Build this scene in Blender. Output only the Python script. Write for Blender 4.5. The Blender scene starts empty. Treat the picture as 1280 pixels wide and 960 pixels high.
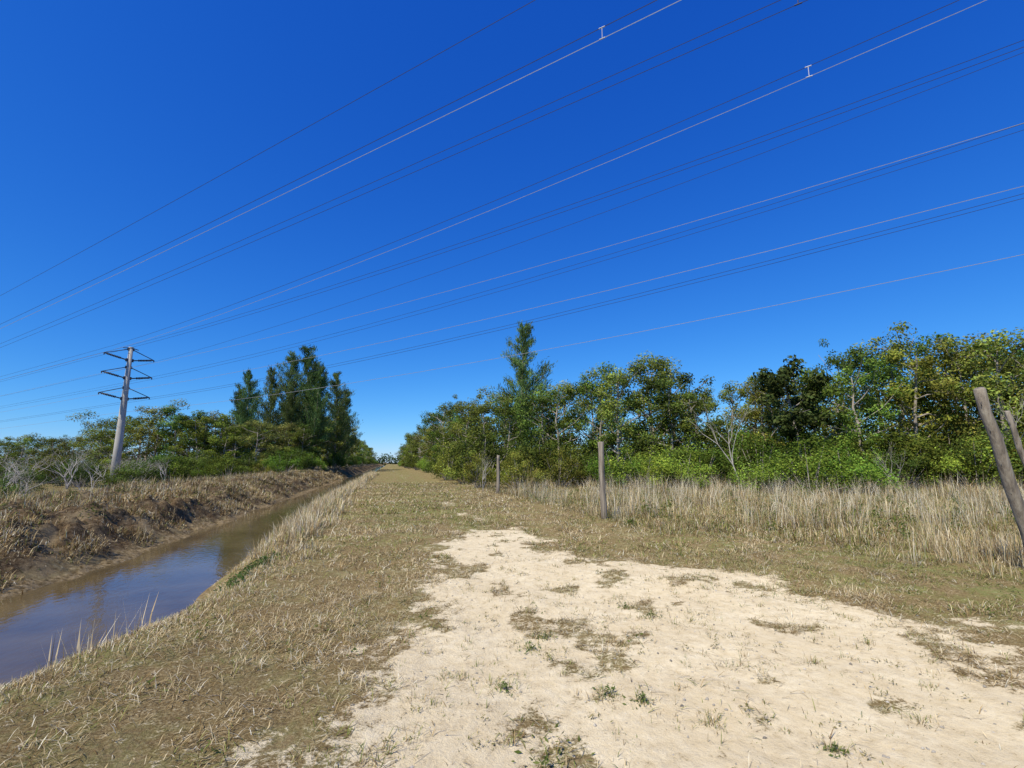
import bpy, math, numpy as np
from mathutils import Vector
rng = np.random.RandomState(7)
scene = bpy.context.scene
YAW = math.radians(14.0)      # view direction relative to the canal / path axis (+Y)
CY, SY = math.cos(YAW), math.sin(YAW)
def W(rx, ry):
    return rx*CY + ry*SY, -rx*SY + ry*CY

# ------------------------------------------------------------------ noise
_tab = np.random.RandomState(3).rand(256, 256)
def vn(x, y):
    xi = np.floor(x).astype(int); yi = np.floor(y).astype(int)
    fx = x-xi; fy = y-yi
    fx = fx*fx*(3-2*fx); fy = fy*fy*(3-2*fy)
    a = _tab[xi & 255, yi & 255]; b = _tab[(xi+1) & 255, yi & 255]
    c = _tab[xi & 255, (yi+1) & 255]; d = _tab[(xi+1) & 255, (yi+1) & 255]
    return (a*(1-fx)+b*fx)*(1-fy)+(c*(1-fx)+d*fx)*fy
def fbm(x, y, o=4):
    s = 0; a = .5; t = 0
    for i in range(o):
        s = s+a*vn(x*2**i+i*17.3, y*2**i+i*9.1); t += a; a *= .5
    return s/t
def sstep(a, b, x):
    t = np.clip((x-a)/(b-a), 0, 1); return t*t*(3-2*t)

# ------------------------------------------------------------------ terrain functions
def crest(y):
    return np.interp(y, [-10, 4.6, 5.5, 6.4, 9, 12, 16, 22, 400], [-2.9, -2.8, -2.5, -2.1, -1.85, -2.05, -2.3, -2.5, -2.5]) + (fbm(y*.45, y*0+3.3, 3)-.5)*.35
def bankwl(y):
    return (fbm(y*.25+40, y*0+7.7, 3)-.5)*.8+(fbm(y*1.3, y*0+1.7, 2)-.5)*.45
def height(x, y):
    x = np.asarray(x, float); y = np.asarray(y, float)
    wl = bankwl(y)
    L = np.interp(x-wl, [-400, -60, -30, -21, -15, -11.5, -9.6, -8.2, -7.4, -7.1, -6.75, -6.2, -5.3],
                  [0, -.1, -.45, -.5, -.05, .30, .24, -.08, -.62, -.80, -.9, -1.15, -1.5])
    R = np.interp(x-crest(y), [-2.9, -1.9, -1.35, -.6, 0, .5], [-1.5, -1.2, -.9, -.36, -.06, 0])
    z = np.where(x < -5.2, L, R)
    bank = sstep(-7.3, -8.1, x)*(1-sstep(-14, -24, x)*.7)
    z = z + bank*((fbm(x*.9, y*.9, 4)-.5)*.85+(fbm(x*3.1, y*3.1, 3)-.5)*.45)
    z = z + sstep(-6.3, -6.9, x)*sstep(-12, -8, x)*(fbm(x*4.1, y*4.1, 3)-.5)*.22
    near = sstep(crest(y)-.3, crest(y)+.6, x)
    z = z + near*((fbm(x*.6+5, y*.6, 4)-.5)*.12 + (fbm(x*3, y*3+9, 3)-.5)*.035)
    z = z + near*(1-sand_mask(x, y))*(fbm(x*7, y*7, 2)-.5)*.035
    fade = 1-sstep(420, 520, np.abs(y))
    return z*fade
SP = np.array([(-1.5, -6), (-.7, 2.0), (-.5, 3), (.15, 4.75), (.55, 6.35), (1.1, 8.3), (1.4, 10.6), (1.9, 12), (2.85, 11.5), (2.7, 9.8), (2.6, 8.6),
               (2.9, 7.9), (3.9, 7.4), (4.9, 6.3), (5.1, 4.8), (5.7, 2.8), (7.5, -6)])
def sand_sd(x, y):
    inside = np.zeros(x.shape, bool); dmin = np.full(x.shape, 1e9)
    n = len(SP)
    for i in range(n):
        x1, y1 = SP[i]; x2, y2 = SP[(i+1) % n]
        cond = ((y1 > y) != (y2 > y)) & (x < (x2-x1)*(y-y1)/((y2-y1)+1e-12)+x1)
        inside ^= cond
        t = np.clip(((x-x1)*(x2-x1)+(y-y1)*(y2-y1))/((x2-x1)**2+(y2-y1)**2), 0, 1)
        d = np.hypot(x-x1-t*(x2-x1), y-y1-t*(y2-y1)); dmin = np.minimum(dmin, d)
    return np.where(inside, dmin, -dmin)
def tracks(x, y):
    a = np.exp(-((x-2.35+.02*np.maximum(y-12, 0))/.42)**2)+.6*np.exp(-((x-.35)/.36)**2)
    return a*sstep(8.5, 13, y)*(1-.75*sstep(15, 24, y))*sstep(.40, .64, fbm(x*1.1, y*.45+2, 4))
def sand_mask(x, y):
    x = np.asarray(x, float); y = np.asarray(y, float)
    sd = sand_sd(x, y) + (fbm(x*1.1+11, y*1.1, 4)-.5)*1.8 + (fbm(x*4+11, y*4, 4)-.5)*1.2
    m = sstep(-.65, .45, sd)
    m = m*(1-.7*sstep(.60, .70, fbm(x*2.1+31, y*2.1+5, 4)))
    return np.maximum(m, .6*np.clip(tracks(x, y), 0, 1))

# ------------------------------------------------------------------ mesh helpers
def make_mesh(name, V, quads=None, tris=None, col=None, smooth=False, attrs=None):
    me = bpy.data.meshes.new(name)
    V = np.asarray(V, np.float32)
    L = []; T = []
    if quads is not None and len(quads): L.append(np.asarray(quads, np.int32).ravel()); T.append(np.full(len(quads), 4, np.int32))
    if tris is not None and len(tris): L.append(np.asarray(tris, np.int32).ravel()); T.append(np.full(len(tris), 3, np.int32))
    L = np.concatenate(L); T = np.concatenate(T)
    me.vertices.add(len(V)); me.vertices.foreach_set('co', V.ravel())
    me.loops.add(len(L)); me.loops.foreach_set('vertex_index', L)
    me.polygons.add(len(T))
    st = np.concatenate([[0], np.cumsum(T)[:-1]]).astype(np.int32)
    me.polygons.foreach_set('loop_start', st); me.polygons.foreach_set('loop_total', T)
    me.polygons.foreach_set('use_smooth', np.full(len(T), smooth, bool))
    me.update(calc_edges=True)
    if col is not None:
        a = me.color_attributes.new('Col', 'FLOAT_COLOR', 'POINT')
        c = np.ones((len(V), 4), np.float32); c[:, :3] = col
        a.data.foreach_set('color', c.ravel())
    if attrs:
        for k, v in attrs.items():
            a = me.attributes.new(k, 'FLOAT', 'POINT'); a.data.foreach_set('value', np.asarray(v, np.float32))
    return me
def add_obj(name, me, mats, loc=(0, 0, 0), rot=0, scale=1, parent=None):
    ob = bpy.data.objects.new(name, me)
    scene.collection.objects.link(ob)
    if me is not None:
        if not isinstance(mats, (list, tuple)): mats = [mats]
        if len(me.materials) == 0:
            for m in mats: me.materials.append(m)
    ob.location = loc; ob.rotation_euler = (0, 0, rot)
    ob.scale = (scale,)*3 if not isinstance(scale, (tuple, list)) else scale
    if parent: ob.parent = parent
    return ob

class Geo:
    def __init__(s): s.V = []; s.Q = []; s.T = []; s.C = []; s.n = 0; s.MQ = []; s.MT = []
    def add(s, V, Q=None, T=None, C=(1, 1, 1), m=0):
        V = np.asarray(V, float); k = len(V)
        C = np.asarray(C, float)
        if C.ndim == 1: C = np.tile(C, (k, 1))
        s.V.append(V); s.C.append(C)
        if Q is not None: Q = np.asarray(Q); s.Q.append(Q+s.n); s.MQ.append(np.full(len(Q), m))
        if T is not None: T = np.asarray(T); s.T.append(T+s.n); s.MT.append(np.full(len(T), m))
        s.n += k
    def mesh(s, name, smooth=False):
        Q = np.concatenate(s.Q) if s.Q else None; T = np.concatenate(s.T) if s.T else None
        me = make_mesh(name, np.concatenate(s.V), Q, T, np.concatenate(s.C), smooth)
        mi = np.concatenate((s.MQ if s.Q else [])+(s.MT if s.T else [])).astype(np.int32)
        s.mi = mi
        return me
    def setmi(s, me): me.polygons.foreach_set('material_index', s.mi)

def tube(g, pts, rad, n=6, col=(1, 1, 1), m=0, cap=True):
    pts = [Vector(p) for p in pts]; k = len(pts); V = []
    for i, p in enumerate(pts):
        d = (pts[min(i+1, k-1)]-pts[max(i-1, 0)]).normalized()
        a = d.cross(Vector((.31, .2, 1) if abs(d.z) < .9 else (1, .13, 0))).normalized(); b = d.cross(a)
        for j in range(n):
            t = 2*math.pi*j/n
            V.append(p+(a*math.cos(t)+b*math.sin(t))*rad[i])
    Q = [[i*n+j, i*n+(j+1) % n, (i+1)*n+(j+1) % n, (i+1)*n+j] for i in range(k-1) for j in range(n)]
    T = None
    if cap:
        V.append(pts[-1]); V.append(pts[0])
        T = [[(k-1)*n+j, (k-1)*n+(j+1) % n, k*n] for j in range(n)]+[[(j+1) % n, j, k*n+1] for j in range(n)]
    g.add([tuple(v) for v in V], Q, T, col, m)
def boxg(g, c, s, col=(1, 1, 1), m=0):
    c = np.array(c); s = np.array(s)/2
    V = np.array([[x, y, z] for x in (-1, 1) for y in (-1, 1) for z in (-1, 1)])*s+c
    g.add(V, [[0, 1, 3, 2], [4, 6, 7, 5], [0, 4, 5, 1], [2, 3, 7, 6], [0, 2, 6, 4], [1, 5, 7, 3]], None, col, m)

def blades(P, L, wd, lean, yaw, col, curve=.35, tipf=1.0):
    """tapered 2-segment blades -> V,Q,T,C"""
    n = len(P); dx = np.cos(yaw); dy = np.sin(yaw)
    px = -dy; py = dx
    sl = np.sin(lean*(1-curve)); cl = np.cos(lean*(1-curve)); s2 = np.sin(np.minimum(lean*(1+curve), 1.9)); c2 = np.cos(np.minimum(lean*(1+curve), 1.9))
    mid = P + np.stack([dx*sl*L*.5, dy*sl*L*.5, cl*L*.5], 1)
    tip = mid + np.stack([dx*s2*L*.5, dy*s2*L*.5, c2*L*.5], 1)
    w = np.stack([px, py, 0*px], 1)*(wd/2)[:, None]
    V = np.empty((n, 5, 3)); V[:, 0] = P-w; V[:, 1] = P+w; V[:, 2] = mid-w*.8; V[:, 3] = mid+w*.8; V[:, 4] = tip
    b = np.arange(n)[:, None]*5
    Q = b+np.array([[0, 1, 3, 2]]); T = b+np.array([[2, 3, 4]])
    C = np.repeat(col[:, None, :], 5, 1).copy()
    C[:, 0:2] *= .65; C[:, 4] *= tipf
    return V.reshape(-1, 3), Q, T, C.reshape(-1, 3)
def leaves(P, size, nrm, col, aspect=.5, g=None, m=0, up=None):
    n = len(P)
    nrm = nrm/np.linalg.norm(nrm, axis=1)[:, None]
    r = rng.normal(size=(n, 3)) if up is None else up
    a = np.cross(nrm, r); a /= np.linalg.norm(a, axis=1)[:, None]+1e-9
    b = np.cross(nrm, a)
    a = a*size[:, None]*.5; b = b*(size*aspect)[:, None]*.5
    V = np.stack([P-a, P+b, P+a, P-b], 1).reshape(-1, 3)
    Q = np.arange(n)[:, None]*4+np.array([[0, 1, 2, 3]])
    g.add(V, Q, None, np.repeat(col, 4, 0), m)

# ------------------------------------------------------------------ materials
def newmat(name):
    m = bpy.data.materials.new(name); m.use_nodes = True
    nt = m.node_tree; nt.nodes.clear()
    return m, nt, nt.nodes, nt.links
def N(nt, t, **k):
    n = nt.nodes.new(t)
    for a, b in k.items(): setattr(n, a, b)
    return n
def ramp(nt, fac, stops):
    r = nt.nodes.new('ShaderNodeValToRGB'); e = r.color_ramp.elements
    while len(e) < len(stops): e.new(.5)
    for i, (p, c) in enumerate(stops): e[i].position = p; e[i].color = (*c, 1)
    nt.links.new(fac, r.inputs[0]); return r.outputs[0]
def noise(nt, vec, sc, det=6, rough=.6):
    n = nt.nodes.new('ShaderNodeTexNoise'); n.inputs['Scale'].default_value = sc; n.inputs['Detail'].default_value = det
    n.inputs['Roughness'].default_value = rough; nt.links.new(vec, n.inputs['Vector']); return n.outputs['Fac']
def mix(nt, f, a, b, bt='MIX'):
    n = nt.nodes.new('ShaderNodeMix'); n.data_type = 'RGBA'; n.blend_type = bt
    for s, v in ((n.inputs[0], f), (n.inputs[6], a), (n.inputs[7], b)):
        if isinstance(v, (int, float)): s.default_value = v
        elif isinstance(v, tuple): s.default_value = (*v, 1)
        else: nt.links.new(v, s)
    return n.outputs[2]
def mth(nt, op, a, b=0, c=None, clamp=False):
    n = nt.nodes.new('ShaderNodeMath'); n.operation = op; n.use_clamp = clamp
    for i, v in enumerate([a, b] + ([c] if c is not None else [])):
        if isinstance(v, (int, float)): n.inputs[i].default_value = v
        else: nt.links.new(v, n.inputs[i])
    return n.outputs[0]
def mapr(nt, v, a, b, c=0, d=1):
    n = nt.nodes.new('ShaderNodeMapRange'); n.interpolation_type = 'SMOOTHSTEP'
    nt.links.new(v, n.inputs[0])
    for i, k in enumerate((a, b, c, d)): n.inputs[i+1].default_value = k
    return n.outputs[0]

def mat_veg(name, trans=.3, hue=True, val=.28):
    m, nt, nd, lk = newmat(name)
    c = N(nt, 'ShaderNodeAttribute', attribute_name='Col').outputs['Color']
    if hue:
        oi = N(nt, 'ShaderNodeObjectInfo')
        hs = N(nt, 'ShaderNodeHueSaturation')
        lk.new(c, hs.inputs['Color'])
        lk.new(mapr(nt, oi.outputs['Random'], 0, 1, .487, .53), hs.inputs['Hue'])
        r2 = mth(nt, 'FRACT', mth(nt, 'MULTIPLY', oi.outputs['Random'], 7.31))
        lk.new(mapr(nt, r2, 0, 1, 1-val, 1+val), hs.inputs['Value'])
        c = hs.outputs[0]
    p = N(nt, 'ShaderNodeBsdfDiffuse'); lk.new(c, p.inputs['Color'])
    out = p.outputs[0]
    if trans > 0:
        t = N(nt, 'ShaderNodeBsdfTranslucent'); lk.new(c, t.inputs['Color'])
        ms = N(nt, 'ShaderNodeMixShader'); ms.inputs[0].default_value = trans
        lk.new(p.outputs[0], ms.inputs[1]); lk.new(t.outputs[0], ms.inputs[2]); out = ms.outputs[0]
    o = N(nt, 'ShaderNodeOutputMaterial'); lk.new(out, o.inputs[0])
    return m
def mat_simple(name, stops, scale=8, rough=.8, bump=.3, metal=0, stretch=(1, 1, 1), spec=.3, dist=.02):
    m, nt, nd, lk = newmat(name)
    tc = N(nt, 'ShaderNodeTexCoord'); mp = N(nt, 'ShaderNodeMapping'); mp.inputs['Scale'].default_value = stretch
    lk.new(tc.outputs['Object'], mp.inputs[0])
    nz = noise(nt, mp.outputs[0], scale, 8, .65)
    p = N(nt, 'ShaderNodeBsdfPrincipled'); p.inputs['Roughness'].default_value = rough; p.inputs['Metallic'].default_value = metal
    p.inputs['Specular IOR Level'].default_value = spec
    lk.new(ramp(nt, nz, stops), p.inputs['Base Color'])
    b = N(nt, 'ShaderNodeBump'); b.inputs['Strength'].default_value = bump; b.inputs['Distance'].default_value = dist
    lk.new(nz, b.inputs['Height']); lk.new(b.outputs[0], p.inputs['Normal'])
    o = N(nt, 'ShaderNodeOutputMaterial'); lk.new(p.outputs[0], o.inputs[0])
    return m
M_leaf = mat_veg('foliage', .33)
M_grass = mat_veg('dry_grass_blades', .22, False)
M_bark = mat_simple('bark', [(.3, (.17, .14, .11)), (.7, (.45, .39, .32))], 6, stretch=(1, 1, .2))
M_bare = mat_simple('bleached_bark', [(.3, (.32, .28, .23)), (.7, (.60, .54, .46))], 8)
M_post = mat_simple('weathered_wood', [(.3, (.08, .065, .05)), (.5, (.26, .21, .155)), (.7, (.42, .36, .27))], 14, stretch=(1, 1, .07), bump=1.0)
M_pole = mat_simple('pole_concrete', [(.3, (.36, .33, .28)), (.7, (.54, .50, .44))], 3, stretch=(1, 1, .2), bump=.2)
M_steel = mat_simple('dark_steel', [(.3, (.05, .05, .055)), (.7, (.10, .10, .11))], 5, .5, .1)
M_wireL = mat_simple('sunlit_aluminium', [(.3, (.50, .50, .52)), (.7, (.62, .62, .64))], 5, .35, 0, metal=.4)  # bright silver of near sunlit wires, painted into the base colour
M_wireD = mat_simple('unlit_conductor', [(.3, (.035, .04, .07)), (.7, (.06, .065, .10))], 5, .6, 0)  # darker copy of the conductor for wires not sunlit, tone painted in

def mat_ground():
    m, nt, nd, lk = newmat('ground_material')
    geo = N(nt, 'ShaderNodeNewGeometry'); P = geo.outputs['Position']
    def attr(n): return N(nt, 'ShaderNodeAttribute', attribute_name=n).outputs['Fac']
    n1 = noise(nt, P, 1.2, 5); n2 = noise(nt, P, 9, 8, .7); n3 = noise(nt, P, 55, 6, .75); n4 = noise(nt, P, 180, 2, .7)
    turf = ramp(nt, n3, [(.30, (.06, .038, .017)), (.45, (.21, .145, .065)), (.60, (.42, .325, .165)), (.78, (.62, .51, .31))])
    turf = mix(nt, mapr(nt, n2, .35, .65), mix(nt, .5, turf, (.17, .115, .05)), turf)
    turf = mix(nt, mapr(nt, n1, .5, .68, 0, .4), turf, (.46, .36, .20))
    green = mix(nt, n3, (.085, .10, .022), (.27, .29, .085))
    gm = mth(nt, 'MULTIPLY', mapr(nt, n1, .40, .58), mapr(nt, n2, .36, .58))
    turf = mix(nt, mth(nt, 'MULTIPLY', gm, attr('green')), turf, green)
    sand = ramp(nt, n2, [(.3, (.60, .48, .295)), (.5, (.74, .62, .41)), (.7, (.83, .72, .51))])
    sand = mix(nt, mapr(nt, n1, .35, .7, .4, 0), sand, (.60, .47, .28))
    sand = mix(nt, mapr(nt, n4, .60, .70, 0, .5), sand, (.35, .26, .145))
    sand = mix(nt, mapr(nt, n3, .6, .75, 0, .35), sand, (.86, .77, .59))
    s = mth(nt, 'ADD', attr('sand'), mth(nt, 'MULTIPLY', mth(nt, 'SUBTRACT', n2, .5), 2.4))
    s = mapr(nt, mth(nt, 'ADD', s, mth(nt, 'MULTIPLY', mth(nt, 'SUBTRACT', n3, .5), 1.8)), .2, .66)
    c = mix(nt, s, turf, sand)
    bank = ramp(nt, n3, [(.3, (.045, .027, .014)), (.5, (.16, .105, .055)), (.75, (.42, .31, .18))])
    bank = mix(nt, mapr(nt, n2, .36, .6), (.06, .038, .021), bank)
    bank = mix(nt, mapr(nt, n1, .48, .62, 0, .6), bank, (.34, .255, .145))
    c = mix(nt, attr('bank'), c, bank)
    mud = ramp(nt, n2, [(.35, (.09, .06, .028)), (.5, (.25, .18, .09)), (.68, (.44, .33, .19))])
    c = mix(nt, attr('mud'), c, mud)
    p = N(nt, 'ShaderNodeBsdfDiffuse'); p.inputs['Roughness'].default_value = .6
    lk.new(c, p.inputs['Color'])
    h = mth(nt, 'ADD', mth(nt, 'MULTIPLY', n2, .6), mth(nt, 'MULTIPLY', n3, .35))
    h = mth(nt, 'ADD', h, mth(nt, 'MULTIPLY', n4, .08))
    h = mth(nt, 'ADD', h, mth(nt, 'MULTIPLY', noise(nt, P, 3.3, 4, .6), 1.3))
    b = N(nt, 'ShaderNodeBump'); b.inputs['Strength'].default_value = .85; b.inputs['Distance'].default_value = .06
    lk.new(h, b.inputs['Height']); lk.new(b.outputs[0], p.inputs['Normal'])
    o = N(nt, 'ShaderNodeOutputMaterial'); lk.new(p.outputs[0], o.inputs[0])
    return m
M_ground = mat_ground()
def mat_water():
    m, nt, nd, lk = newmat('canal_water_material')
    geo = N(nt, 'ShaderNodeNewGeometry'); P = geo.outputs['Position']
    n = noise(nt, P, .5, 4)
    p = N(nt, 'ShaderNodeBsdfPrincipled'); p.inputs['Roughness'].default_value = .04
    p.inputs['IOR'].default_value = 1.36
    lk.new(ramp(nt, n, [(.35, (.095, .065, .028)), (.65, (.16, .115, .052))]), p.inputs['Base Color'])
    mp = N(nt, 'ShaderNodeMapping'); mp.inputs['Scale'].default_value = (1, .5, 1); mp.inputs['Rotation'].default_value = (0, 0, .5); lk.new(P, mp.inputs[0])
    r = noise(nt, mp.outputs[0], 9, 3, .5)
    b = N(nt, 'ShaderNodeBump'); b.inputs['Strength'].default_value = .15; b.inputs['Distance'].default_value = .03
    lk.new(r, b.inputs['Height']); lk.new(b.outputs[0], p.inputs['Normal'])
    o = N(nt, 'ShaderNodeOutputMaterial'); lk.new(p.outputs[0], o.inputs[0])
    return m
M_water = mat_water()

# ------------------------------------------------------------------ ground sheet
def axis(lo, hi, step, far):
    a = list(np.arange(lo, hi+1e-6, step)); s = step; x = a[-1]
    while x < far: s = min(s*1.12, 60); x += s; a.append(x)
    s = step; x = a[0]; b = []
    while x > -far: s = min(s*1.12, 60); x -= s; b.append(x)
    return np.array(b[::-1]+a)
xs = axis(-13, 12, .09, 2500); ys = axis(-2, 24, .09, 2500)
X, Y = np.meshgrid(xs, ys); Z = height(X, Y)
nx, ny = len(xs), len(ys)
idx = np.arange(nx*ny).reshape(ny, nx)
Qd = np.stack([idx[:-1, :-1], idx[:-1, 1:], idx[1:, 1:], idx[1:, :-1]], -1).reshape(-1, 4)
V = np.stack([X, Y, Z], -1).reshape(-1, 3); xf, yf, zf = V.T
sm = sand_mask(xf, yf)
cr = crest(yf); wl = bankwl(yf)
rag = (fbm(xf*3, yf*3, 3)-.5)*.6
bank = sstep(-7.0, -7.4, xf-wl+rag)*sstep(-26, -16, xf)*.95
mud = (1-bank)*(xf < -5)*(xf > -12)+sstep(cr-1.0, cr-1.3, xf)*(xf >= -5.2)
green = np.clip(.35+.6*np.exp(-((xf-1.2)/2.4)**2)*sstep(8, 14, yf)+.3*sstep(-1.0, -2.5, xf)+.5*sstep(5, 7, xf), 0, 1)
attrs = dict(sand=sm, bank=bank, mud=np.clip(mud, 0, 1), green=green)
fs = (sm[Qd].mean(1) > .02) & (xf[Qd].mean(1) > -3) & (yf[Qd].mean(1) < 20)
def sub(faces, name):
    u, inv = np.unique(faces, return_inverse=True)
    me = make_mesh(name, V[u], inv.reshape(-1, 4), None, None, True, {k: v[u] for k, v in attrs.items()})
    return add_obj(name, me, M_ground)
sub(Qd[~fs], 'ground'); sub(Qd[fs], 'sand_path')
yy = np.arange(-450, 451, 5.0)
Vw = np.array([[x, y, -.9] for y in yy for x in (-8.2, -2.6)])
me = make_mesh('canal_water', Vw, [[2*i, 2*i+1, 2*i+3, 2*i+2] for i in range(len(yy)-1)])
add_obj('canal_water', me, M_water)

# ------------------------------------------------------------------ grass
STRAW = np.array([[.76, .62, .37], [.63, .48, .25], [.43, .30, .135], [.21, .13, .055], [.86, .77, .56], [.34, .34, .095], [.18, .22, .045]])
def pal(n, w, var=.25):
    w = np.array(w, float); w /= w.sum()
    c = STRAW[rng.choice(len(w), n, p=w)]
    return c*(1+(rng.rand(n, 1)-.5)*2*var)
def thatch():
    parts = []
    for (x0, x1, y0, y1, n, l0, l1, w) in [(-4.2, 9, .3, 7.5, 220000, .03, .12, .0042), (-4, 13, 7.5, 16, 110000, .045, .15, .009),
                                           (-3.5, 6.5, 16, 40, 60000, .07, .18, .02), (8, 17, 1, 8, 45000, .05, .14, .009)]:
        x = rng.uniform(x0, x1, n); y = rng.uniform(y0, y1, n)
        m = sand_mask(x, y)+(fbm(x*9, y*9, 3)-.5)*1.2
        dens = fbm(x*2.2+3, y*2.2, 3)
        k = (rng.rand(n) < np.clip(1.0-1.3*m, .03, 1)); k &= (x > crest(y)-1.2) & (rng.rand(n) < .06+1.9*(dens-.25))
        x, y, d = x[k], y[k], dens[k]; n = len(x)
        gr = fbm(x*.8+50, y*.8, 3)+.17*np.exp(-((x-1.2)/2.1)**2)*sstep(8, 14, y)+.06*sstep(4, 7, x) > .56
        c = np.where(gr[:, None], pal(n, [2, 3, 3, 2, 1, 5, 3.5]), pal(n, [4, 5, 4.5, 3.2, 2, 1, .4]))
        c *= (.66+.68*fbm(x*.7+9, y*.7+3, 3))[:, None]
        P = np.stack([x, y, height(x, y)-.003], 1)
        P[:, 2] += rng.rand(n)*.015
        L = rng.uniform(l0, l1, n)*(.5+1.1*d)
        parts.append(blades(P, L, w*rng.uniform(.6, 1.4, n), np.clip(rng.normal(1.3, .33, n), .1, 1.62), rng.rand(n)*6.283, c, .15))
    V = []; Q = []; T = []; C = []; o = 0
    for v, q, t, c in parts: V.append(v); Q.append(q+o); T.append(t+o); C.append(c); o += len(v)
    add_obj('mown_dry_grass', make_mesh('mown_dry_grass', np.concatenate(V), np.concatenate(Q), np.concatenate(T), np.concatenate(C)), M_grass)
thatch()
def tufts(name, cx, cy, per, L, spread, wd, w, lean=.35, var=.25, bright=None, zoff=0):
    n = len(cx); per = np.broadcast_to(per, (n,)).astype(int)
    i = np.repeat(np.arange(n), per); k = len(i)
    sp = np.broadcast_to(spread, (n,))[i]; LL = np.broadcast_to(L, (n,))[i]*rng.uniform(.5, 1.1, k); ww = np.broadcast_to(wd, (n,))[i]
    a = rng.rand(k)*6.283; r = np.abs(rng.normal(0, 1, k))*sp
    x = cx[i]+np.cos(a)*r; y = cy[i]+np.sin(a)*r
    c = pal(k, w, var)
    if bright is not None: c = c*bright[i][:, None]
    P = np.stack([x, y, height(x, y)-.01+zoff], 1)
    le = np.clip(np.abs(rng.normal(lean, lean*.6, k)), .03, 1.5)
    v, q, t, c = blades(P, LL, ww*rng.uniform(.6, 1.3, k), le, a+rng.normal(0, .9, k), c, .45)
    return add_obj(name, make_mesh(name, v, q, t, c), M_grass)
def infield(x, y):
    edge = np.interp(x, [5.0, 5.9, 8.0, 10, 14.4, 40, 80], [60, 13.0, 10.8, 9.0, 7.6, 2, -5])
    edge = edge+(fbm(x*.7, y*.7+4, 3)-.5)*5.5
    return (y > edge) & (x > 5.0+(fbm(y*.5, x*0+2, 2)-.5)*1.4)
n = 12500
r = 8+37*rng.rand(n)**1.2; az = rng.uniform(math.radians(3), math.radians(78), n)
x = r*np.sin(az); y = r*np.cos(az); dn = fbm(x*.8, y*.8+8, 4)
k = infield(x, y) & (rng.rand(n) < np.clip((dn-.44)*5.5, .03, 1)); x, y, r = x[k], y[k], r[k]; n = len(x)
hz = (.12+1.05*sstep(.34, .76, fbm(x*.8+9, y*.8, 4)))*rng.uniform(.35, 1.25, n)
tufts('tall_dry_grass', x, y, 14, hz, .17+.006*r, .004+.00048*r, [4.5, 5, 4.2, 2.6, 3.2, 1.4, .9], .62, bright=(.5+.85*fbm(x*.6+3, y*.6+3, 3)))
n = 9400; r = 6+36*rng.rand(n)**1.2; az = rng.uniform(math.radians(3), math.radians(80), n); x = r*np.sin(az); y = r*np.cos(az); k = infield(x, y+1.8); x, y = x[k], y[k]
tufts('matted_field_grass', x, y, 22, .3*rng.uniform(.5, 1.2, len(x)), .24, .011, [2.5, 4, 4.5, 4, 1.5, 3.8, 3.6], .85, bright=.6+.65*fbm(x*.8, y*.8, 3))
n = 360; x = rng.uniform(5.5, 26, n); y = rng.uniform(7, 24, n); k = infield(x, y); x, y = x[k], y[k]
tufts('broomsedge_grass', x, y, 20, rng.uniform(.5, 1.45, len(x)), .16, .006, [4, 2.5, .8, .2, 6, 0, 0], .42)
n = 200; x = rng.normal(10.4, .9, n); y = rng.normal(6.3, .6, n)
tufts('post_base_grass', x, y, 18, rng.uniform(.2, .7, n), .14, .007, [4, 5, 4, 2, 2, 1, .6], .55)
n = 2600; y = 8.5+62*rng.rand(n)**1.5; x = crest(y)+rng.normal(-.02, .34, n)
k = rng.rand(n) < .12+1.2*fbm(x*0+3, y*.5, 3)*sstep(9.5, 13, y); x, y = x[k], y[k]
tufts('canal_bank_grass', x, y, 18, (.12+.75*fbm(x*1.3, y*.8, 3))*rng.uniform(.5, 1.2, len(x))*sstep(7, 12, y), .14, .006+y*.0004, [5, 5, 3, 2, 3.5, 1.5, .8], .5)
n = 700; y = rng.uniform(1.5, 9, n); x = crest(y)+rng.normal(-.1, .25, n)
tufts('canal_bank_weeds', x, y, 14, .10, .1, .006, [4, 4, 3, 2, 2, 2, 1.5], .75)
tufts('water_reeds', np.array([-3.95, -3.8, -3.65, -4.0, -3.5, -3.7]), np.array([8.1, 8.0, 8.35, 7.7, 8.6, 7.8]), 12, .75, .09, .018, [5, 3, 1, 0, 5, 0, 0], .22)
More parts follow.
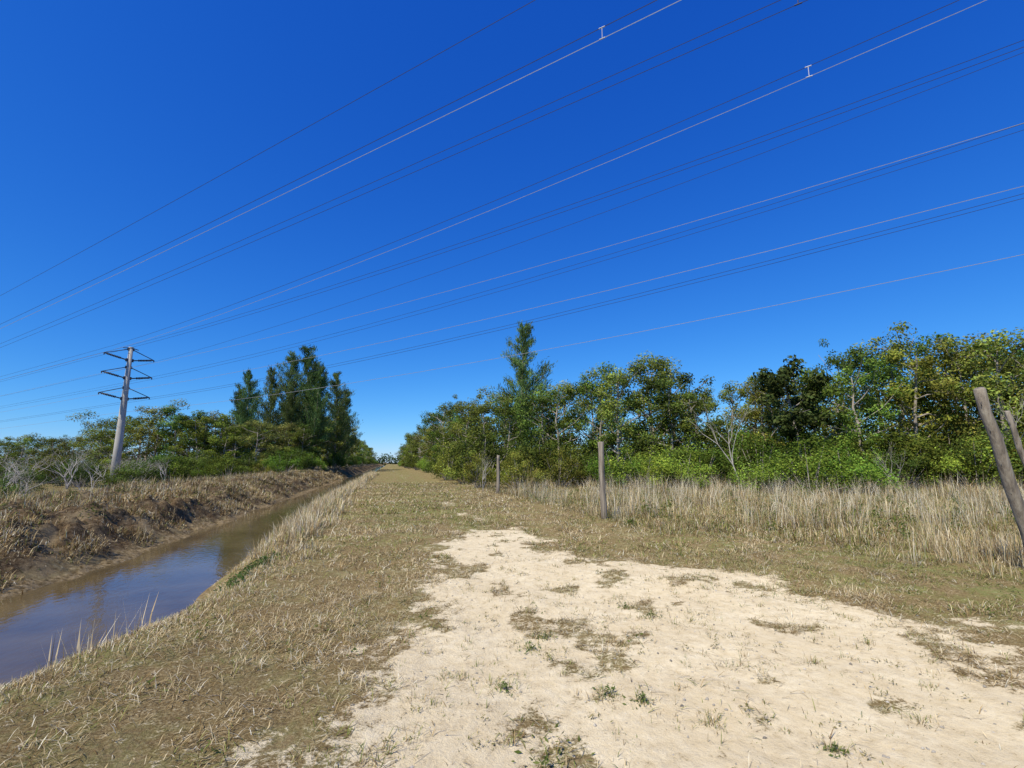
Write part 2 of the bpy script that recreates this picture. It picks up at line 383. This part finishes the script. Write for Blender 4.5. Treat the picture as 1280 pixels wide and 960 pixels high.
# left bank dead vegetation
n = 10500; y = 3+90*rng.rand(n)**1.4; x = -7.15-np.abs(rng.normal(0, 3.8, n))
cl = fbm(x*1.1, y*1.1, 3); k = rng.rand(n) < np.clip((cl-.32)*3.5, .15, 1); x, y, cl = x[k], y[k], cl[k]
br = .4+1.1*fbm(x*.9+7, y*.9, 3)*rng.uniform(.4, 1.3, len(x))
tufts('dead_bank_brush', x, y, 20, (.1+.38*sstep(.35, .75, cl))*rng.uniform(.35, 1.25, len(x)), .2, .009+.00045*y, [3, 4, 4.5, 4, 1.5, 1.1, .7], 1.05, bright=br)
n = 900; y = 10+80*rng.rand(n)**1.3; x = -9.5-np.abs(rng.normal(0, 4, n))
tufts('left_bank_tall_grass', x, y, 14, rng.uniform(.3, .7, n), .2, .013, [3, 4, 3, 2, 1, 2, 2], .5)
def weeds(name, cx, cy, rad, per, size, greenc=((.10, .16, .03), (.2, .24, .07))):
    g = Geo(); cx = np.array(cx, float); cy = np.array(cy, float); n = len(cx)
    i = np.repeat(np.arange(n), per); k = len(i); R = np.broadcast_to(rad, (n,))[i]
    a = rng.rand(k)*6.283; r = np.abs(rng.normal(0, .6, k))*R
    x = cx[i]+np.cos(a)*r; y = cy[i]+np.sin(a)*r
    z = height(x, y)+rng.rand(k)*np.maximum(.015, R*.8-r)*.9+.004
    t = rng.rand(k, 1); c = np.array(greenc[0])*(1-t)+np.array(greenc[1])*t
    nr = rng.normal(0, .6, (k, 3))+[0, 0, 1]
    leaves(np.stack([x, y, z], 1), size*rng.uniform(.5, 1.4, k), nr, c, .35, g)
    return add_obj(name, g.mesh(name), M_leaf)
sx = [2.51, 2.73, 2.65, 1.53, 1.7, 1.25, .85, 1.45, 2.2, 3.1, 3.4, .5, 2.0, 3.3]; sy = [2.49, 4.87, 5.3, 3.36, 3.2, 4.33, 3.6, 4.55, 5.9, 4.7, 3.5, 3.9, 2.9, 2.6]
weeds('sand_weeds', sx[:8], sy[:8], np.array([.07, .11, .08, .11, .09, .11, .09, .09]), 55, .03, ((.12, .15, .035), (.32, .32, .11)))
weeds('sand_creeper', rng.uniform(0, 5, 200), rng.uniform(1.6, 8, 200), .07, 16, .022, ((.14, .14, .04), (.36, .30, .14)))
NT = 700
rx_, ry_ = rng.uniform(-.6, 5.8, NT), rng.uniform(1.2, 8.4, NT)
ns = len(sx)
tufts('sand_grass_tufts', np.concatenate([sx, rx_]), np.concatenate([sy, ry_]), np.concatenate([np.full(ns, 70), rng.randint(3, 24, NT)]), np.concatenate([np.full(ns, .09), rng.uniform(.03, .10, NT)]),
      np.concatenate([rng.uniform(.06, .12, ns), rng.uniform(.02, .09, NT)]), .004, [2, 3, 3, 2, 1, 3, 3], .95)
weeds('green_bank_weeds', rng.normal(-2.2, .16, 30), rng.normal(8.9, .6, 30), .22, 60, .06)
bx_ = -8.2-np.abs(rng.normal(0, 3, 90)); weeds('left_bank_weeds', bx_, rng.uniform(9, 60, 90), rng.uniform(.25, .6, 90), 90, .09, ((.09, .12, .03), (.23, .24, .07)))
gx, gy = rng.uniform(-2.4, 9, 420), rng.uniform(1.6, 20, 420); k = sand_mask(gx, gy) < .4
weeds('low_green_weeds', gx[k], gy[k], .14, 20, .038, ((.12, .15, .03), (.30, .31, .09)))
fx, fy = rng.uniform(6, 30, 220), rng.uniform(8, 26, 220); k = infield(fx, fy)
weeds('field_weeds', fx[k], fy[k], rng.uniform(.25, .85, k.sum()), 120, .085, ((.12, .16, .03), (.27, .30, .07)))
g = Geo(); n = 1800; x = rng.uniform(-.4, 5.5, n); y = rng.uniform(1, 9, n); s = .004+.012*rng.rand(n)**3
O = np.array([[1, 0, 0], [0, 1, 0], [-1, 0, 0], [0, -1, 0], [0, 0, .7], [0, 0, -.5]])
P = np.stack([x, y, height(x, y)+s*.2], 1)
Vp = (P[:, None]+O[None]*s[:, None, None]*rng.uniform(.6, 1.4, (n, 6, 1))).reshape(-1, 3)
F = np.array([[0, 1, 4], [1, 2, 4], [2, 3, 4], [3, 0, 4], [1, 0, 5], [2, 1, 5], [3, 2, 5], [0, 3, 5]])
Tp = (np.arange(n)[:, None, None]*6+F[None]).reshape(-1, 3)
g.add(Vp, None, Tp, np.repeat(rng.uniform(.25, .7, (n, 1))*np.array([[1, .88, .7]]), 6, 0))
add_obj('gravel', g.mesh('gravel'), M_grass)

# ------------------------------------------------------------------ trees
def leafcol(n, base, f, var=.3):
    t = rng.rand(n, 1)
    c = np.array(base)*(1+(t-.5)*2*var)*f
    c[:, 0] *= 1+.3*(rng.rand(n)-.45)
    return c
def cluster(g, c, rad, n, size, base, f, flat=.75, asp=.55):
    d = rng.normal(size=(n, 3)); d /= np.linalg.norm(d, axis=1)[:, None]
    r = rad*rng.rand(n)**.45
    P = np.array(c)+d*r[:, None]*[1, 1, flat]
    nr = d*.7+rng.normal(0, .55, (n, 3))+[0, 0, .55]
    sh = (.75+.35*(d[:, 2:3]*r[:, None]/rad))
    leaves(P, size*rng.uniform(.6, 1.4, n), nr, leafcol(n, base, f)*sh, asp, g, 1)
def broadleaf(name, h, cr, base, seed, ncl=46, nl=170, low=.2, size=.17):
    r0 = np.random.RandomState(seed); g = Geo()
    p = Vector((0, 0, -.2)); pts = [p.copy()]; rad = [h*.014+.02]
    lean = Vector((r0.normal(0, .06), r0.normal(0, .06), 1))
    for i in range(1, 8):
        p = p+Vector((lean.x+r0.normal(0, .07), lean.y+r0.normal(0, .07), 1))*h*.115; pts.append(p.copy()); rad.append((h*.014+.02)*(1-i/8.6))
    tube(g, pts, rad, 7)
    cents = []
    nb = 13
    for i in range(nb):
        t = low+(.92-low)*(i+.5*r0.rand())/nb; k = min(int(t*7/.95), 6); b = pts[k].lerp(pts[k+1], min(1, max(0, t*7/.95-k)))
        az = i*2.4+r0.rand(); prof = math.sin(math.pi*min(1, (t-low)/(1-low)*.8+.18))**.6
        ln = cr*prof*r0.uniform(.6, 1.25); el = .25+.9*t*r0.rand()
        q = b.copy(); bp = [q.copy()]
        for j in range(4):
            q = q+Vector((math.cos(az)*math.cos(el), math.sin(az)*math.cos(el), math.sin(el)))*ln/4; az += r0.normal(0, .25); el += r0.normal(.05, .2); bp.append(q.copy())
        tube(g, bp, [rad[k]*.5*(1-j/5.2)+.008 for j in range(5)], 5)
        for j in (2, 3, 4):
            cents.append(bp[j]+Vector((r0.normal(0, .35), r0.normal(0, .35), r0.normal(.1, .35)))*cr*.22)
        sub_ = bp[2]; e = sub_+Vector((r0.normal(0, 1), r0.normal(0, 1), .7))*cr*.25
        tube(g, [sub_, sub_.lerp(e, .5)+Vector((0, 0, .05)), e], [.03, .02, .008], 4); cents.append(e)
    cents.append(pts[-1]+Vector((0, 0, h*.03)))
    r0.shuffle(cents)
    for c in cents[:ncl]:
        f = r0.uniform(.5, 1.45); rr = cr*r0.uniform(.13, .30)
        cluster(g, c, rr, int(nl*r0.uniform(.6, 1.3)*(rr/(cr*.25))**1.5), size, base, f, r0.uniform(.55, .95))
    me = g.mesh(name); me.materials.append(M_bark); me.materials.append(M_leaf); g.setmi(me); return me
def shrub(name, h, w, base, seed, ncl=26, nl=170, size=.12):
    r0 = np.random.RandomState(seed); g = Geo()
    for i in range(ncl):
        a = r0.rand()*6.283; r = w*.5*math.sqrt(r0.rand()); zt = h*(1-.55*(r/(w*.5))**2)*r0.uniform(.25, .95)
        c = Vector((math.cos(a)*r, math.sin(a)*r, zt))
        tube(g, [Vector((c.x*.2, c.y*.2, -.1)), Vector((c.x*.6, c.y*.6, zt*.55)), c], [.035, .022, .008], 4)
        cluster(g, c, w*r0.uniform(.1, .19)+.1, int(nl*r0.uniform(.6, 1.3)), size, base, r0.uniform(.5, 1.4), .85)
    me = g.mesh(name); me.materials.append(M_bark); me.materials.append(M_leaf); g.setmi(me); return me
def pine(name, h, w, seed, base=(.045, .075, .025)):
    """casuarina: straight leader, upswept branches, feathery drooping needles"""
    r0 = np.random.RandomState(seed); g = Geo(); pts = []; rad = []
    for i in range(10):
        t = i/9; pts.append(Vector((math.sin(t*3+seed)*.25, math.cos(t*2.3+seed)*.25, t*h-.2))); rad.append(h*.012*(1-t)+.02)
    tube(g, pts, rad, 7)
    nb = int(h*4.2)
    for i in range(nb):
        t = .08+.90*(i+r0.rand())/nb; f = t*9; k = min(int(f), 8); b = pts[k].lerp(pts[k+1], f-k)
        az = r0.rand()*6.283; prof = (1-t)**.7*(.4+.6*min(1, t*3.3))
        ln = (w*.5*prof*r0.uniform(.35, 1.5)+.35); el = r0.uniform(.5, 1.1)
        q = b.copy(); bp = [q.copy()]
        for j in range(4):
            q = q+Vector((math.cos(az)*math.cos(el), math.sin(az)*math.cos(el), math.sin(el)))*ln/3.0; az += r0.normal(0, .2); el += r0.normal(.02, .15); bp.append(q.copy())
        tube(g, bp, [.05*(1-t)*(1-j/5)+.012 for j in range(5)], 4)
        n = int(50+70*ln); u = rng.rand(n)**.7*3.99; ki = u.astype(int); fr = (u-ki)[:, None]; B = np.array([tuple(v) for v in bp])
        P = B[ki]*(1-fr)+B[ki+1]*fr+rng.normal(0, .12+.06*ln, (n, 3))
        ax = rng.normal(0, .35, (n, 3))+[math.cos(az)*.4, math.sin(az)*.4, .75]
        nr = np.cross(ax, rng.normal(size=(n, 3))); upv = np.cross(ax, nr)
        leaves(P, rng.uniform(.3, .62, n), nr, leafcol(n, base, r0.uniform(.55, 1.4)), .16, g, 1, up=upv)
    me = g.mesh(name); me.materials.append(M_bark); me.materials.append(M_leaf); g.setmi(me); return me
def bare(name, h, seed, depth=5, spread=.4, r=.045, nst=3):
    r0 = np.random.RandomState(seed); g = Geo()
    def rec(p, d, ln, rd, k):
        m1 = p+d*ln*.5+Vector((r0.normal(), r0.normal(), 0))*ln*.05; e = p+d*ln
        tube(g, [p, m1, e], [rd, rd*.85, rd*.7], 5 if k > 2 else 3, cap=False)
        if k == 0: return
        for i in range(r0.randint(1, 4) if k < depth else 3):
            nd = (d+Vector((r0.normal(0, spread), r0.normal(0, spread), r0.normal(.08, .25)))).normalized()
            rec(e, nd, ln*r0.uniform(.55, .9), rd*.58, k-1)
    for i in range(nst):
        a = i*2.1+r0.rand(); d = Vector((math.cos(a)*.25, math.sin(a)*.25, 1)).normalized()
        rec(Vector((0, 0, -.1)), d, h*.27, r, depth)
    me = g.mesh(name, True); me.materials.append(M_bare); g.setmi(me); return me

OL = [(.27, .30, .05), (.20, .26, .045), (.31, .325, .065), (.16, .22, .045), (.33, .32, .085), (.23, .285, .055)]
BL = [broadleaf('broadleaf_tree_mesh', 10, 2.8+.35*(i % 3), OL[i % 6], 10+i, ncl=42+(i % 3)*4, low=.12+.05*(i % 3)) for i in range(8)]
SH = [shrub('shrub_mesh', 3, 3.6, [(.27, .36, .05), (.20, .26, .042), (.29, .31, .055), (.14, .19, .038)][i], 60+i) for i in range(4)]
PN = [pine('pine_mesh', 19, 8.5, 80+i, (.14, .195, .06)) for i in range(3)]
BR = [bare('bare_tree_mesh', 5, 90+i, nst=[1, 3, 2][i]) for i in range(3)]
def put(kind, name, rx, ry, h, ref, canal=False, wf=1.0, rot=None):
    x, y = (rx, ry) if canal else W(rx, ry)
    s = h/ref
    add_obj(name, kind, None, (x, y, float(height(x, y))-.05), rng.rand()*6.28 if rot is None else rot, (s*wf, s*wf, s))
# right tree line: q = lateral/forward ratio, elevation tangent of the skyline
Qs = [-.07, 0, .08, .2, .33, .41, .47, .55, .62, .7, .78, .9, 1.0, 1.08, 1.3]
El = [.165, .17, .20, .225, .235, .18, .20, .225, .215, .25, .28, .31, .30, .26, .25]
for row, (dy, cnt, hm) in enumerate([(0, 26, .97), (6, 27, 1.0)]):
    for i in range(cnt):
        q = -.06+1.42*(i+rng.uniform(-.3, .3))/(cnt-1)
        ry = np.interp(q, [-.1, .3, 1.3], [43, 38, 29])+dy+rng.uniform(-1.5, 1.5)
        h = 1.6+np.interp(q, Qs, El)*ry*hm*rng.uniform(.82, 1.06)
        put(BL[rng.randint(8)], 'broadleaf_tree', q*ry, ry, h, 9.5 if q > .05 else 10, wf=rng.uniform(.85, 1.12))
for i in range(48):
    q = -.10+1.45*(i+rng.rand()*.8)/48; ry = np.interp(q, [-.1, .3, 1.3], [39, 34, 26])+rng.uniform(-1.5, 3)
    put(SH[[1, 3, 0, 2][i % 4]], 'shrub', q*ry, ry, rng.uniform(1.3, 4.4), 3, wf=rng.uniform(.8, 1.3))
for i in range(36):
    q = -.10+1.5*(i+rng.rand()*.8)/36; ry = np.interp(q, [-.1, .3, 1.3], [50, 50, 44])+rng.uniform(-1.5, 3)
    put(SH[3], 'shrub', q*ry, ry, rng.uniform(4, 6.5), 3, wf=.8)
for (rx, ry, h, wf) in [(15.2, 25, 3.1, 1.15), (17.3, 25.5, 2.8, 1.2), (13.6, 26, 2.3, 1.2), (8, 30, 2.9, 1.2), (10.5, 30, 2.7, 1.1), (6.6, 31, 3.0, 1), (3.0, 32, 2.6, 1), (.4, 30, 2.4, 1), (-2, 31, 2.2, .9), (-3.4, 37, 2.6, 1)]:
    put(SH[0 if rx > 5 else 2], 'green_shrub', rx, ry, h, 3, wf=wf)
put(PN[0], 'australian_pine_tree', .9, 47, 15.6, 19.2, wf=1.0)
dk = broadleaf('dark_broadleaf_mesh', 10, 3.0, (.10, .14, .04), 44, ncl=44, nl=130, low=.4, size=.3)
put(dk, 'broadleaf_tree', 19.6, 33, 9.4, 10.0, wf=1.0)
for (rx, ry, h, k) in [(12.4, 26.5, 6.6, 0), (-1.6, 27, 2.8, 1), (26.5, 25, 7, 0), (19.5, 25, 3.2, 1), (27.5, 22, 5, 2)]:
    put(BR[k], 'bare_tree', rx, ry, h, 5.2, wf=.8)
for i in range(34):
    Yy = 47+240*(i/34)**1.35; x = 8.3+rng.uniform(-1.2, 1.0)-min(1.5, Yy*.008)
    put(BL[rng.randint(8)], 'broadleaf_tree', x, Yy, rng.uniform(9, 11.8) if Yy > 58 else 8.2, 10, True)
    if i % 2 == 0: put(SH[rng.randint(4)], 'shrub', x-1.7, Yy-2, rng.uniform(2, 3.6), 3, True)
for i in range(10):
    put(BL[rng.randint(8)], 'broadleaf_tree', 14+rng.rand()*4, 55+i*12, 11, 10, True, wf=1.3)
for (x, y, h, w) in [(-14.3, 86, 21.5, .8), (-17.0, 88, 21, .75), (-12.2, 84, 17.5, .8), (-19.2, 85, 17.5, .7), (-10.9, 101, 19.5, .85), (-10.0, 108, 17, .9), (-20.6, 77, 15.5, .75), (-22.3, 79, 13.5, .8), (-15.5, 83, 15, .85), (-13, 89, 19, .75)]:
    put(PN[rng.randint(3)], 'australian_pine_tree', x, y, h, 19.2, True, wf=w*1.15)
for i in range(28):
    Yy = 92+260*(i/28)**1.3; put(BL[rng.randint(8)], 'broadleaf_tree', -11.5-rng.rand()*3, Yy, rng.uniform(11.5, 13.5), 10, True)
    if i % 2 == 0: put(SH[1], 'shrub', -9.8, Yy-3, 3.5, 3, True)
for i in range(16):
    put(BL[rng.randint(8)], 'broadleaf_tree', -11.5-i*.75, 82-i*.9+rng.uniform(-3, 3), rng.uniform(7, 10), 10, True, wf=1.15)
    put(SH[[0, 1, 3][i % 3]], 'shrub', -10.8-i*.9, 76-i*1.2+rng.uniform(-3, 3), rng.uniform(2.5, 4.2), 3, True)
Ql = [-1.35, -1.1, -1.0, -.88, -.80, -.72, -.64, -.58, -.5]; Ell = [.06, .055, .065, .065, .12, .135, .12, .105, .13]
for dy, cnt in ((0, 26), (9, 18)):
    for i in range(cnt):
        q = -1.4+.9*(i+rng.uniform(-.3, .3))/cnt; ry = 62+dy+rng.uniform(-3, 3)
        put(BL[rng.randint(8)], 'broadleaf_tree', q*ry, ry, 1.8+np.interp(q, Ql, Ell)*ry*rng.uniform(.85, 1.15), 10, wf=1.25)
for i in range(34):
    q = -1.4+.95*(i+rng.rand())/34; ry = 53+rng.uniform(-4, 5)
    put(SH[rng.randint(4)], 'shrub', q*ry, ry, rng.uniform(1.6, 3.2), 3, wf=1.2)
for (rx, ry, h) in [(-23.2, 30, 1.9), (-24.3, 30.6, 1.7), (-25.5, 24.5, 1.3), (-27.5, 25, 1.7), (-29.5, 27, 1.9), (-33, 33, 1.9), (-37, 42, 2.4), (-40, 44, 2.6)]: put(SH[3], 'shrub', rx, ry, h, 3, wf=1.1)
for (rx, ry, h) in [(-25.6, 32.5, 2.8), (-27.5, 36, 3.2), (-28.5, 37, 2.8), (-33, 40, 3.6), (-30, 38, 3), (-27, 38, 2.6), (-36, 36, 3.8), (-38, 38, 4), (-37, 41, 4.4), (-31, 36, 3), (-34.5, 38, 3.6),
                    (-24, 24, 1.7), (-26.3, 25.5, 2.1), (-22.7, 26, 1.5), (-28, 28, 2.3), (-31, 30, 2.8), (-26.5, 24, 2.0)]: put(BR[1+rng.randint(2)], 'bare_shrub', rx, ry, h, 5.2, wf=1.5)
g = Geo()
for i in range(520):
    a = i/520*6.283; R = 440+rng.uniform(-30, 60); hh = rng.uniform(4, 9)
    for j in range(3):
        cluster(g, (R*math.sin(a)+rng.normal(0, 2), R*math.cos(a)+rng.normal(0, 2), hh*(.1+.35*j)), 5.5, 70, 1.7, (.16, .20, .08), rng.uniform(.7, 1.2), .8)
me = g.mesh('distant_tree_row'); me.materials.append(M_bark); me.materials.append(M_leaf); g.setmi(me); add_obj('distant_tree_row', me, None)

# ------------------------------------------------------------------ fence posts
def fence_post(base, top, r, seed):
    r0 = np.random.RandomState(seed); g = Geo(); b = Vector(base); t = Vector(top); k = 9; pts = []; rad = []
    for i in range(k):
        f = i/(k-1); pts.append(b.lerp(t, f)+Vector((r0.normal(0, .008), r0.normal(0, .008), 0))); rad.append(r*(1.08-.16*f)*r0.uniform(.93, 1.06))
    pts.append(pts[-1]+(t-b).normalized()*.02); rad.append(r*.7)
    tube(g, [p-b for p in pts], rad, 12)
    d = (t-b).normalized(); L = (t-b).length
    for f in (.45, .6, .78, .92):
        c = d*L*f+Vector((-r*.95, -r*.2, 0)); tube(g, [c+Vector((0, 0, -.03)), c+Vector((-.012, 0, 0)), c+Vector((0, 0, .03))], [.004]*3, 4, m=1)
    me = g.mesh('fence_post', True); me.materials.append(M_post); me.materials.append(M_steel); g.setmi(me)
    add_obj('fence_post', me, None, base)
fence_post((5.9, 12.9, -.1), (5.87, 12.95, 2.17), .085, 1)
fence_post((5.47, 25, -.1), (5.5, 25, 1.95), .085, 2)
fence_post((9.5, 5.4, -.1), (8.5, 5.2, 2.68), .08, 3)
fence_post((12.1, 6.6, -.1), (11.35, 6.55, 2.55), .05, 5)

# ------------------------------------------------------------------ transmission pole
D = np.array([-.731, .682]); NN = np.array([.682, .731])
def SA(s, a, z): return (s*NN[0]+a*D[0], s*NN[1]+a*D[1], z)
PS, PA = 18.6, 46.4
bx, by, _ = SA(PS, PA, 0); bz = float(height(bx, by))
pole = bpy.data.objects.new('transmission_pole', None); scene.collection.objects.link(pole); pole.location = (bx, by, bz)
g = Geo(); tube(g, [(0, 0, -.3), (0, 0, 4), (0, 0, 8), (0, 0, 11.5)], [.32, .27, .20, .15], 16)
tube(g, [(0, 0, 11.5), (0, 0, 11.6)], [.17, .17], 16)
add_obj('shaft', g.mesh('shaft', True), M_pole, parent=pole)
tiers = [10.85, 9.35, 7.65]; arm = 1.75
lat = Vector((NN[0], NN[1], 0))
for ti, z in enumerate(tiers):
    for sd in (-1, 1):
        g = Geo(); tip = lat*sd*arm+Vector((0, 0, z-.05))
        a0 = lat*sd*.16+Vector((0, 0, z+.55)); a1 = lat*sd*.2+Vector((0, 0, z-.35))
        tube(g, [a0, tip], [.035, .03], 6); tube(g, [a1, tip], [.05, .045], 8)
        for j in range(9):
            c = a1.lerp(tip, .3+.07*j); dd = (tip-a1).normalized()*.025
            tube(g, [c-dd, c+dd], [.10, .07], 8)
        boxg(g, lat*sd*.17+Vector((0, 0, z+.55)), (.12, .12, .2)); boxg(g, lat*sd*.2+Vector((0, 0, z-.35)), (.14, .14, .25))
        tube(g, [tip, tip-Vector((0, 0, .16))], [.05, .03], 6)
        add_obj('insulator_arm', g.mesh('insulator_arm'), M_steel, parent=pole)
g = Geo(); tube(g, [lat*-.55+Vector((0, 0, 11.45)), Vector((0, 0, 11.55)), lat*.55+Vector((0, 0, 11.45))], [.03, .05, .03], 6)
add_obj('ground_wire_bracket', g.mesh('ground_wire_bracket'), M_steel, parent=pole)

# ------------------------------------------------------------------ overhead wires
def wire(name, f, a0, a1, r, mats, gap=0.0, spacers=()):
    if not isinstance(mats, tuple): mats = (mats, mats)
    g = Geo(); aa = np.linspace(a0, a1, 60)
    for k in ((0, 1) if gap else (0,)):
        tube(g, [f(a, k*gap) for a in aa], [r]*60, 4, m=k)
    for s in spacers:
        p0 = Vector(f(s, 0)); p1 = Vector(f(s, gap)); d = Vector((D[0], D[1], 0))
        tube(g, [p0, p1], [.014, .014], 5, m=0)
        for p in (p0, p1): tube(g, [p-d*.1, p+d*.1], [.022, .022], 5, m=0)
    me = g.mesh(name)
    for mt in mats: me.materials.append(mt)
    g.setmi(me); add_obj(name, me, None)
def polewire(s, zp, z0):
    def f(a, gap=0):
        z = z0+(zp-z0)*a/PA if a <= PA else zp-.02*(a-PA)+.00012*(a-PA)**2
        if a <= PA: z += .0009*a*(a-PA)
        return SA(s, a, z+gap)
    return f
zt = [t+bz-.2 for t in tiers]
wire('power_line', polewire(PS-.55, 11.5+bz, 14.7), -60, 260, .012, (M_wireL, M_wireD), .4, (-1.9,))
for (s, zp, z0, m, gp) in [(PS-arm, zt[0], 12.2, M_wireD, .2), (PS+arm, zt[0], 13.9, M_wireD, 0), (PS-arm, zt[1], 10.1, M_wireL, .0), (PS+arm, zt[1], 11.4, M_wireD, .22),
                           (PS-arm, zt[2], 8.35, M_wireL, 0), (PS+arm, zt[2], 9.2, M_wireD, .15), (PS+.3, 6.3+bz, 7.1, M_wireL, 0)]:
    wire('power_line', polewire(s, zp, z0), -60, 260, .010, m, gp)
def freewire(s, z0, sl):
    return lambda a, gap=0: SA(s, a, z0-sl*a+.00018*a*a+gap)
wire('power_line', freewire(12.9, 15.0, .058), -60, 280, .012, (M_wireL, M_wireD), .4, (3.9,))  # bright underside painted by material: light lower strand, dark upper strand
wire('power_line', freewire(14.9, 15.0, .058), -60, 280, .011, M_wireD, .4, (-1.5,))
wire('power_line', freewire(10.7, 15.0, .05), -60, 280, .009, M_wireD)

# ------------------------------------------------------------------ light, sky
sd = Vector((-.78, -.63, 0)).normalized(); el = math.radians(48)
sunv = Vector((sd.x*math.cos(el), sd.y*math.cos(el), math.sin(el)))
L = bpy.data.lights.new('sun', 'SUN'); L.energy = 5.0; L.angle = math.radians(.5); L.color = (1, .95, .83)
so = bpy.data.objects.new('sun', L); scene.collection.objects.link(so); so.rotation_euler = sunv.to_track_quat('Z', 'Y').to_euler()
w = bpy.data.worlds.new('World'); scene.world = w; w.use_nodes = True; nt = w.node_tree; nt.nodes.clear()
sk = N(nt, 'ShaderNodeTexSky'); sk.sky_type = 'NISHITA'; sk.sun_disc = False; sk.sun_elevation = el; sk.sun_rotation = math.atan2(sd.x, sd.y)
sk.air_density = 1.0; sk.dust_density = .2; sk.ozone_density = 3.5; sk.altitude = 1500
sep = N(nt, 'ShaderNodeSeparateColor'); nt.links.new(sk.outputs[0], sep.inputs[0])
cmb = N(nt, 'ShaderNodeCombineColor')
for i, (gain, gam) in enumerate([(.88, 1.65), (.96, 1.05), (1.2, .56)]):   # polarised deep-blue sky grade
    v = mth(nt, 'MULTIPLY', sep.outputs[i], .1); v = mth(nt, 'POWER', v, gam); v = mth(nt, 'MULTIPLY', v, gain*10)
    nt.links.new(v, cmb.inputs[i])
bg = N(nt, 'ShaderNodeBackground'); bg.inputs[1].default_value = .10; nt.links.new(cmb.outputs[0], bg.inputs[0])
o = N(nt, 'ShaderNodeOutputWorld'); nt.links.new(bg.outputs[0], o.inputs[0])
scene.view_settings.view_transform = 'Standard'; scene.view_settings.look = 'None'; scene.view_settings.exposure = 0

# ------------------------------------------------------------------ camera
cam = bpy.data.cameras.new('camera'); cam.sensor_width = 36; cam.lens = 600/1280*36; cam.clip_end = 6000; cam.clip_start = .05
co = bpy.data.objects.new('camera', cam); scene.collection.objects.link(co)
co.location = (0, 0, 1.6); co.rotation_euler = (math.radians(90+9.28), 0, -YAW)
scene.camera = co
